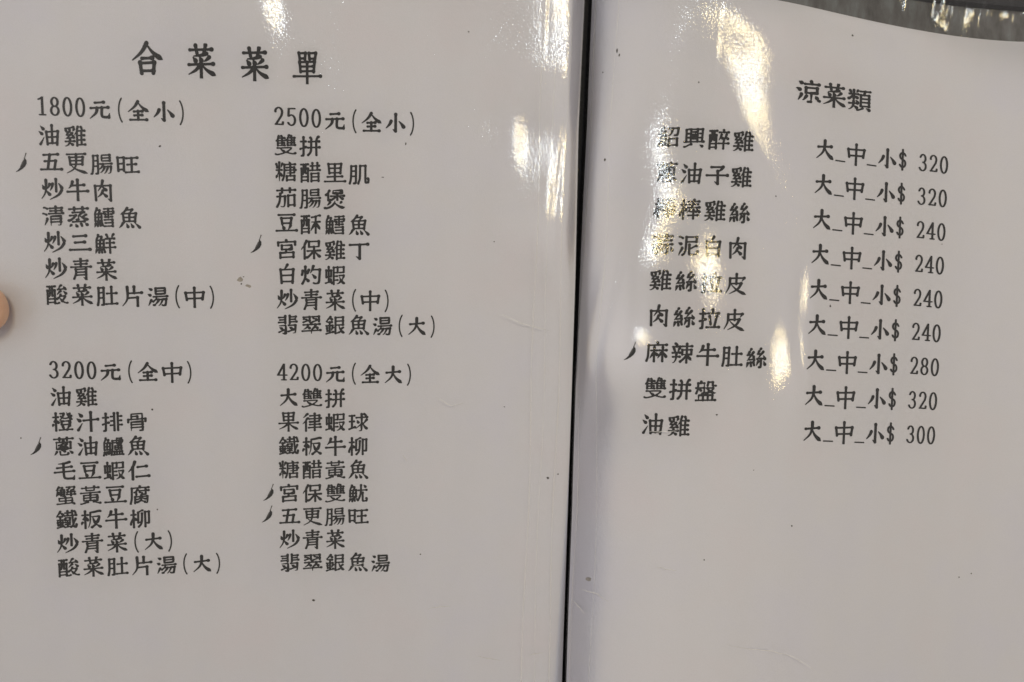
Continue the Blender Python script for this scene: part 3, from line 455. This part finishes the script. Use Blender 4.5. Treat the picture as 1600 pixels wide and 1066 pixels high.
def write(side, text, u, v, sx=.94, sy=.89, em=1.0, pitch=None, name='text_line'):
    V = []; F = []; x = u
    for ch in text:
        half = ch in HALF; w = (.5 if half else 1.0) * em if pitch is None else pitch
        if ch != ' ':
            G, T = glyph(ch)
            if ch in '()': cx, cy, ax, ay = .25, -.5, .95, 1.06
            elif ch == '_': cx, cy, ax, ay = .25, -.5, .92, .92
            elif half: cx, cy, ax, ay = .25, -.47, .98, 1.04
            else: cx, cy, ax, ay = .5, -.49, sx, sy
            k = len(V) and sum(map(len, V))
            j = random.uniform(-.006, .006)
            P = np.stack([x + w/2 + (G[:, 0] - cx) * ax * em, v + j + (G[:, 1] - cy) * ay * em + (.05*em if half and ch not in '()_' else 0)], 1)
            V.append(P); F += [tuple(k + i for i in t) for t in T]
        x += w
    P = np.concatenate(V)
    Q = W(leaf(side, P[:, 0], P[:, 1], np.full(len(P), .014)))
    # every face towards the reader
    n = W(leaf(side, [u], [v], [1.0]))[0] - W(leaf(side, [u], [v], [0.0]))[0]
    a, b, c = F[0]; 
    FF = []
    for a, b, c in F:
        if np.dot(np.cross(Q[b]-Q[a], Q[c]-Q[a]), n) < 0: b, c = c, b
        FF.append((a, b, c))
    return link(name, Q, FF, INK, pages[side], False)
XL2, ROWL = 9.2858, 1.07151
TLX, TLY, TLP = [4.425381, 2.084077, 2.085637]
write('left', '合菜菜單', TLX - TLP/2, TLY, 1.25, 1.33, 1.0, TLP, 'title_text')
COL1 = {0: '1800元(全小)', 1: '油雞', 2: '五更腸旺', 3: '炒牛肉', 4: '清蒸鱈魚', 5: '炒三鮮', 6: '炒青菜', 7: '酸菜肚片湯(中)',
        10: '3200元(全中)', 11: '油雞', 12: '橙汁排骨', 13: '蔥油鱸魚', 14: '毛豆蝦仁', 15: '蟹黃豆腐', 16: '鐵板牛柳', 17: '炒青菜(大)', 18: '酸菜肚片湯(大)'}
COL2 = {0: '2500元(全小)', 1: '雙拼', 2: '糖醋里肌', 3: '茄腸煲', 4: '豆酥鱈魚', 5: '宮保雞丁', 6: '白灼蝦', 7: '炒青菜(中)', 8: '翡翠銀魚湯(大)',
        10: '4200元(全大)', 11: '大雙拼', 12: '果律蝦球', 13: '鐵板牛柳', 14: '糖醋黃魚', 15: '宮保雙魷', 16: '五更腸旺', 17: '炒青菜', 18: '翡翠銀魚湯'}
for r_, s_ in COL1.items(): write('left', s_, 0, -r_ * ROWL)
for r_, s_ in COL2.items(): write('left', s_, XL2, -r_ * ROWL)
ROWR, PX, PDY, PSC = [1.437444, 6.592732, 0.048316, 1.000556]
TRX, TRY, TRP = [6.197671, 2.352733, 1.22126]
write('right', '涼菜類', TRX - TRP/2, TRY, 1.24, 1.0, 1.0, TRP, 'title_text')
DISH = ['紹興醉雞', '蔥油子雞', '棒棒雞絲', '蒜泥白肉', '雞絲拉皮', '肉絲拉皮', '麻辣牛肚絲', '雙拼盤', '油雞']
COST = ['320', '320', '240', '240', '240', '240', '280', '320', '300']
for r_, (s_, c_) in enumerate(zip(DISH, COST)):
    write('right', s_, 0, -r_ * ROWR)
    write('right', '大_中_小$ ' + c_, PX, -r_ * ROWR + PDY, 1.0, .93, PSC, None, 'price_line')

def strip(pts, widths):
    """a flat tapering ribbon along pts (2D) -> outline quads"""
    P = np.array(pts, float); t = np.gradient(P, axis=0); t /= np.linalg.norm(t, axis=1)[:, None] + 1e-9
    nn = np.stack([-t[:, 1], t[:, 0]], 1); w = np.array(widths)[:, None] / 2
    V = np.concatenate([P + nn*w, P - nn*w]); n = len(P)
    return V, [(i, n+i, n+i+1, i+1) for i in range(n-1)]
def chili(side, u, v):
    body = [(.12, .20), (.15, .12), (.13, .02), (.07, -.10), (-.02, -.21), (-.13, -.31), (-.25, -.38)]
    V1, F1 = strip(body, [.04, .11, .155, .15, .11, .065, .012])
    V2, F2 = strip([(.20, .43), (.165, .33), (.135, .24), (.12, .19)], [.05, .035, .03, .07])
    V3, F3 = strip([(.085, .14), (.055, .04), (.0, -.07), (-.06, -.16)], [.012, .05, .05, .012])
    out = []
    for V, F, h, mtl in ((V1, F1, .014, 0), (V2, F2, .0145, 1), (V3, F3, .019, 1)):
        out.append((W(leaf(side, u + V[:, 0]*1.0, v + V[:, 1]*.95, np.full(len(V), h))), F, mtl))
    VV = np.concatenate([o[0] for o in out]); FF = []; fm = []; k = 0
    for a, F, mtl in out:
        FF += [tuple(k + i for i in f) for f in F]; fm += [mtl]*len(F); k += len(a)
    o = link('chili_icon', VV, FF, [INK, INK_GREY], pages[side], False, fm)
for s_, u_, v_ in (('left', -.67, -2.23), ('left', 8.55, -5.23), ('left', -.60, -13.97), ('left', 8.91, -16.08), ('left', 8.84, -17.07), ('right', -.54, -8.68)):
    chili(s_, u_, v_)

# --- specks of dirt on the plastic and small creases
SPECK = {'right': [(8.17, 4.98, .055, .04), (-1.78, 3.42, .035, .09), (-1.68, 3.25, .03, .05), (1.54, 2.2, .03, .03), (-2.0, -.95, .05, .06), (7.67, -6.33, .04, .05), (6.36, -15.26, .04, .04),
                   (14.69, -17.41, .03, .03), (15.26, -17.24, .035, .03), (2.99, -10.99, .04, .03), (2.73, -16.69, .03, .03), (5.0, -2.1, .03, .03), (12.9, -3.3, .025, .02), (-2.3, 2.6, .02, .04), (4.6, -13.1, .025, .02)],
         'left': [(21.19, -15.04, .05, .05), (21.63, -14.83, .03, .03), (9.56, -6.68, .04, .06), (4.8, -1.37, .045, .045), (14.73, -.83, .03, .06), (17.28, 3.87, .03, .03),
                  (13.77, -2.25, .05, .02), (18.57, -4.82, .03, .03), (4.14, -12.34, .045, .04), (10.82, -21.09, .07, .05), (15.6, -18.84, .04, .03), (4.21, -16.77, .03, .04), (-1.2, -13.6, .03, .03), (8.0, -6.6, .03, .02), (7.9, -6.9, .03, .04), (19.2, -12.0, .03, .02)]}
SMUDGES = {'right': [(-1.9, -17.9, .16, .07)], 'left': [(7.85, -6.72, .13, .10), (8.2, -6.98, .12, .07)]}
# --- the clear plastic pockets: a sheet with real ripples; each bulge turns a bit of film towards a lamp of the room
LAMP = {'w': WARM, 'c': COOL, 'm': WARM * .5 + COOL * .5}
GLARE = {   # u, v, half width, half length, lamp, strength, lean of the streak in degrees
 'left': [(9.32, 4.35, .28, .60, 'm', 1, 8), (20.49, 4.9, .05, .7, 'w', 1, 0), (19.53, -.55, .20, .85, 'm', 1, 0), (20.94, -3.3, .09, .7, 'w', 1, -3), (21.78, 3.0, .03, 1.0, 'c', 1, -5), (21.25, -1.3, .04, .9, 'w', .97, -3)],
 'right': [(3.25, 4.2, .42, .95, 'w', 1, 34), (3.72, 1.2, .26, 1.35, 'w', 1, 26), (2.2, 3.3, .05, .7, 'm', .9, 0),
           (-.15, -1.1, .7, 1.3, 'c', 1, 8), (.3, -2.5, .6, 1.3, 'c', 1, 8), (2.31, -5.1, .50, 1.3, 'm', 1, 3), (5.42, -8.75, .22, .6, 'm', 1, 2), (6.25, -8.5, .05, .4, 'w', .97, 5),
           (6.33, -6.1, .09, .45, 'w', .98, 0), (-1.3, -7.6, .06, .7, 'c', 1, -6),
           (10.4, 6.55, .07, .3, 'w', .98, 0), (12.0, 6.6, .10, .30, 'w', 1, 14), (12.55, 6.35, .06, .28, 'w', .97, -10), (14.2, 6.5, .07, .40, 'm', 1, 8), (14.95, 6.4, .08, .45, 'w', 1, -12)],
}
SWELL = {  # broad lifts of the film off the paper: u, v, half width, half length, slope across, slope along, height
 'left': [(18.5, 3.0, 6, 5.0, .16, 0, .5)],
 'right': [(1.5, -3.4, 2.4, 3.5, -.20, .0, 0.3),(.0,-6.6,1.9,2.4,-.30,-.22,.2), (1.8, 4.6, 1.3, 2.2, -.10, .08, 0),(13.5,6.3,4.5,1.0,.24,.22,.2)],
}
HSL = .033
def ripples(side):
    G = GLARE[side]; K = len(G)
    P = np.array([[g[0], g[1]] for g in G])
    eu, ev, nn = leaf_frame(side, P[:, 0], P[:, 1]); X = leaf(side, P[:, 0], P[:, 1], np.full(K, .2))
    lean = np.radians([g[6] for g in G]); cs, sn = np.cos(lean), np.sin(lean); grad = np.zeros((K, 2)); sig = np.zeros((K, 2))
    sc = LEAF[side]['s']
    def swell(u, v):
        z = np.zeros(np.shape(u))
        for su, sv, wu, wv, a, b, ht in SWELL[side]:
            du, dv = u - su, v - sv; z = z + ((a*du + b*dv)*sc + ht) * np.exp(-.5*((du/wu)**2 + (dv/wv)**2))
        return z
    q = 1e-3; uu, vv = P[:, 0], P[:, 1]
    S0 = np.stack([swell(uu+q, vv) - swell(uu-q, vv), swell(uu, vv+q) - swell(uu, vv-q)], 1) / (2*q*sc)
    for i, g in enumerate(G):
        L = LAMP[g[4]] - X[i]; L /= np.linalg.norm(L); v = -X[i] / np.linalg.norm(X[i]); N = L + v
        grad[i] = np.array([-(N @ eu[i]), -(N @ ev[i])]) / (N @ nn[i]) * g[5]
        gm = np.linalg.norm(grad[i]) + 1e-6; tau = min(.9, HSL / gm); d = grad[i] / gm
        dl = (d[0]*cs[i] + d[1]*sn[i], -d[0]*sn[i] + d[1]*cs[i])
        for a in (0, 1):
            sig[i, a] = g[2 + a] / math.sqrt(2 * tau / (1 + 2 * dl[a]**2))
    rs = np.random.RandomState(7)
    CR = [(rs.uniform(2.5, 20), rs.uniform(0, 6.3), rs.uniform(-.35, .35), rs.uniform(.06, .14)) for _ in range(9)]
    def piece(u, v, i, a):
        # a = 0: a narrow ridge leaning sideways; a = 1: a broad swell leaning up or down the page
        du, dv = u - P[i, 0], v - P[i, 1]
        su, sv = (sig[i, 0], sig[i, 1]) if a == 0 else (max(sig[i, 0], 1.7), max(sig[i, 1], 1.5))
        w = np.exp(-.5*(((du*cs[i] + dv*sn[i])/su)**2 + ((dv*cs[i] - du*sn[i])/sv)**2))
        return (du*cs[i] + dv*sn[i] if a == 0 else dv) * sc * w
    M = np.zeros((2*K, 2*K)); e = 1e-4
    for i in range(K):
        for a in (0, 1):
            M[0::2, 2*i+a] = (piece(P[:, 0]+e, P[:, 1], i, a) - piece(P[:, 0]-e, P[:, 1], i, a)) / (2*e*sc)
            M[1::2, 2*i+a] = (piece(P[:, 0], P[:, 1]+e, i, a) - piece(P[:, 0], P[:, 1]-e, i, a)) / (2*e*sc)
    A = np.linalg.lstsq(M, (grad - S0).ravel(), rcond=.06)[0].reshape(K, 2)
    print(side, 'ripple slopes', np.round(grad, 2).tolist(), np.round(A, 2).tolist(), 'sigma', np.round(sig, 2).tolist(), np.abs(A).max())
    edge = el if side == 'left' else er
    def h(u, v):
        z = swell(u, v)
        for i in range(K):
            z += A[i, 0] * piece(u, v, i, 0) + A[i, 1] * piece(u, v, i, 1)
        d = np.abs(u - edge(v))                       # the weld along the spine
        z = z * (1 - np.exp(-(d / .28)**1.5))
        top = 1 / (1 + np.exp(-(v - 6.15) / .12))
        for fq, ph, sl, am in CR: z = z + top * am / fq * np.sin(fq*u + ph + sl*4*v)   # crinkles above the sheet
        z = z + .05 * (1 - np.exp(-d / .5)) + .010*np.sin(u*1.3 + .35*v) + .006*np.sin(u*2.9 - .2*v + 1)
        base = .06 + .30 * (1 - np.exp(-d / 2.2)) + z
        return .035 + .5 * (base - .035 + np.sqrt((base - .035)**2 + .0012))
    return h
H = {s: ripples(s) for s in ('left', 'right')}
def pocket(side, u0, u1, v0, v1):
    # finer mesh where ripples are
    near = np.linspace(0, 5, 150); far = np.linspace(5, abs(u1-u0), int((abs(u1-u0)-5)/.075))[1:]; us = np.r_[near, far]; us = u0 + us if side == 'right' else u1 - us[::-1]; vs = np.concatenate([np.linspace(v0, -11, 120), np.linspace(-11, v1, 190)[1:]])
    U, V = np.meshgrid(us, vs); u = U.ravel(); v = V.ravel()
    u = u + (el(v) - EL) * (u - u0) / (u1 - u0) if side == 'left' else u + (er(v) - ER) * (u1 - u) / (u1 - u0)
    P = W(leaf(side, u, v, H[side](u, v))); n = len(us)
    F = [(j*n+i, j*n+i+1, (j+1)*n+i+1, (j+1)*n+i) for j in range(len(vs)-1) for i in range(n-1)]
    return link('plastic_pocket', P, F, FILM, menu)
pk = {'left': pocket('left', -5.3, EL, -33.6, 7.3), 'right': pocket('right', ER, 24.5, -32.6, 7.3)}
SEAM_STREAK = film_material('weld_streak_film', 1500, (.96, .95, .91), .16)  # milky weld lines that also paint the pale streaks reflected by film folds
for side, c0, wd in (('left', -.62, .045), ('left', -1.25, .03), ('left', -1.75, .05), ('right', .26, .05), ('right', 1.15, .03)):
    vv_ = np.linspace(5.6, -31, 180); uu_ = (el(vv_) if side == 'left' else er(vv_)) + c0 + .05*np.sin(vv_*.5 + c0*9)
    a, f = strip(np.stack([uu_, vv_], 1), wd*(.75 + .25*np.sin(vv_*1.7 + c0*5)))
    link('seam_streak', W(leaf(side, a[:, 0], a[:, 1], H[side](a[:, 0], a[:, 1]) + .006)), f, SEAM_STREAK, pk[side], False)
def blot(side, u, v, ru, rv):
    n = 9; a = np.linspace(0, 2*math.pi, n, endpoint=False); k = np.array([random.uniform(.65, 1.25) for _ in a])
    return np.stack([u + ru*k*np.cos(a), v + rv*k*np.sin(a)], 1)
for side in ('left', 'right'):
    for lst, nm, mt_, hh in ((SPECK, 'dirt_speck', DIRT, .012), (SMUDGES, 'grease_mark', SMUDGE, .011)):
        for x in lst[side]:
            B = blot(side, *x)
            link(nm, W(leaf(side, B[:, 0], B[:, 1], hh + 0*B[:, 0])), [tuple(range(len(B)))], mt_, pages[side], False)
CREASE = {'right': [[(-2.6, -18.8), (-2.3, -18.95), (-1.9, -19.25)], [(-2.2, -18.3), (-1.5, -18.35), (-.9, -18.6)], [(3.6, -19.8), (4.6, -19.95), (5.6, -20.05), (6.5, -20.3), (7.6, -21.0)], [(.3, -11.8), (1.4, -11.7)], [(.8, -17.0), (1.6, -17.1)]],
          'left': [[(16.0, -21.2), (16.5, -21.05), (17.1, -21.0)], [(18.3, -23.2), (19.4, -23.3)], [(18.9, -7.9), (19.9, -8.3), (21.2, -8.6)], [(16.2, -11.6), (16.9, -12.0), (17.5, -11.8)], [(12.6, -19.3), (13.3, -19.1)], [(20.6, -22.9), (21.3, -22.7)], [(14.8, -14.2), (15.0, -14.5)]]}
for side, cs in CREASE.items():
    for c in cs:
        P = np.array(c); t = np.linspace(0, 1, 14); tk = np.linspace(0, 1, len(P))
        Q = np.stack([np.interp(t, tk, P[:, 0]), np.interp(t, tk, P[:, 1]) + np.array([random.uniform(-.02, .02) for _ in t])], 1)
        a, f = strip(Q, .026*np.sin(np.linspace(.15, math.pi-.15, 14)))
        link('crease_mark', W(leaf(side, a[:, 0], a[:, 1], H[side](a[:, 0], a[:, 1]) + .008)), f, SCUFF, pk[side], False)
# --- black cloth binding round the pockets
wob = lambda s: 7.12 + .03*np.sin(s*23) 
for side, a, b, lo in (('left', -6.0, EL - .06, -34.4), ('right', ER + .06, 25.2, -33.4)):
    sheet('binding', side, a, b, wob, 9.0, lambda u, v: .30 + .06*np.sin(np.clip((v-7.1)/1.9, 0, 1)*math.pi), -.13, 120, 8, CLOTH, menu)
    sheet('binding', side, a, b, lo, lo + 1.1, .32, -.13, 40, 4, CLOTH, menu)
    o0, o1 = (a, a + 1.0) if side == 'left' else (b - 1.0, b)
    sheet('binding', side, o0, o1, lo + 1.1, 7.08, .32, -.13, 4, 60, CLOTH, menu)

# ------------------------------------------------------------------ the hand that holds the menu
J = {'forearm': (-33, -27, -5, 3.0), 'wrist': (-22, -19.5, -3.2, 2.6), 'palm': (-15.5, -14.0, -2.6, 2.7),
     't1': (-13.0, -10.6, -.4, 1.7), 't2': (-9.2, -8.9, 1.35, 1.42), 't3': (-4.8, -8.5, 1.50, 1.25), 't4': (-2.0, -8.1, 1.30, 1.14), 't5': (-.78, -8.05, 1.06, .94)}
E_ = [('forearm', 'wrist'), ('wrist', 'palm'), ('palm', 't1'), ('t1', 't2'), ('t2', 't3'), ('t3', 't4'), ('t4', 't5')]
for k, (v_, ln_, rr) in enumerate(((-7.2, .4, 1.02), (-9.8, 1.3, 1.05), (-12.4, .7, 1.0), (-14.8, -.8, .88))):
    J['k%d' % k] = (-10.6 - .25*abs(k-1), v_ - .6, -2.7, 1.25*rr); J['m%d' % k] = (-6.6 + .3*ln_, v_ + .1, -2.35, 1.05*rr)
    J['d%d' % k] = (-3.4 + .7*ln_, v_ + .3, -1.75, .92*rr); J['e%d' % k] = (-1.2 + ln_, v_ + .35, -1.55, .74*rr)
    E_ += [('palm', 'k%d' % k), ('k%d' % k, 'm%d' % k), ('m%d' % k, 'd%d' % k), ('d%d' % k, 'e%d' % k)]
names = list(J); JP = np.array([J[k][:3] for k in names], float)
# the hand is laid out in the tangent frame of the left leaf's outer edge
o3 = leaf_point('left', [-2.3], [-8.4])[0]; fu, fv, fn = (q3[0] for q3 in leaf_frame('left', [-2.3], [-8.4]))
PH = o3 + (JP[:, :1] + 2.3) * fu + (JP[:, 1:2] + 8.4) * fv + JP[:, 2:] * fn
me = bpy.data.meshes.new('hand_skeleton'); me.from_pydata([tuple(q3) for q3 in W(PH)], [(names.index(a), names.index(b)) for a, b in E_], [])
ho = bpy.data.objects.new('hand_skeleton', me); COL.objects.link(ho)
sk = ho.modifiers.new('skin', 'SKIN'); sk.use_smooth_shade = True
for i, k in enumerate(names):
    me.skin_vertices[0].data[i].radius = (J[k][3]*EM, J[k][3]*EM); me.skin_vertices[0].data[i].use_root = (k == 'palm')
sb = ho.modifiers.new('sub', 'SUBSURF'); sb.levels = 3; sb.render_levels = 3
bpy.context.view_layer.update()
hm = bpy.data.meshes.new_from_object(ho.evaluated_get(bpy.context.evaluated_depsgraph_get()))
bpy.data.objects.remove(ho)
hm.materials.clear(); hm.materials.append(SKIN)
hand = bpy.data.objects.new('hand', hm); COL.objects.link(hand)
tag(hand, "person's hand with its thumb tip pressed on the outer edge of the open menu", 'hand')
nv_ = []; nf = []
for j in range(9):
    for i in range(9):
        a = (i/8 - .5)*2; b = (j/8)
        x = -2.55 + 1.60*b + .12*(1 - a*a)*b; y = -7.98 + .66*a*(1 - .12*b*b); z = 1.16 + 1.02 - .22*b*b - .34*a*a - .03
        nv_.append(o3 + (x + 2.3)*fu + (y + 8.4)*fv + z*fn)
nf = [(j*9+i, (j+1)*9+i, (j+1)*9+i+1, j*9+i+1) for j in range(8) for i in range(8)]
nl = link('nail', W(np.array(nv_)), nf, NAIL, hand)
so = nl.modifiers.new('thick', 'SOLIDIFY'); so.thickness = .0006; so.offset = 0
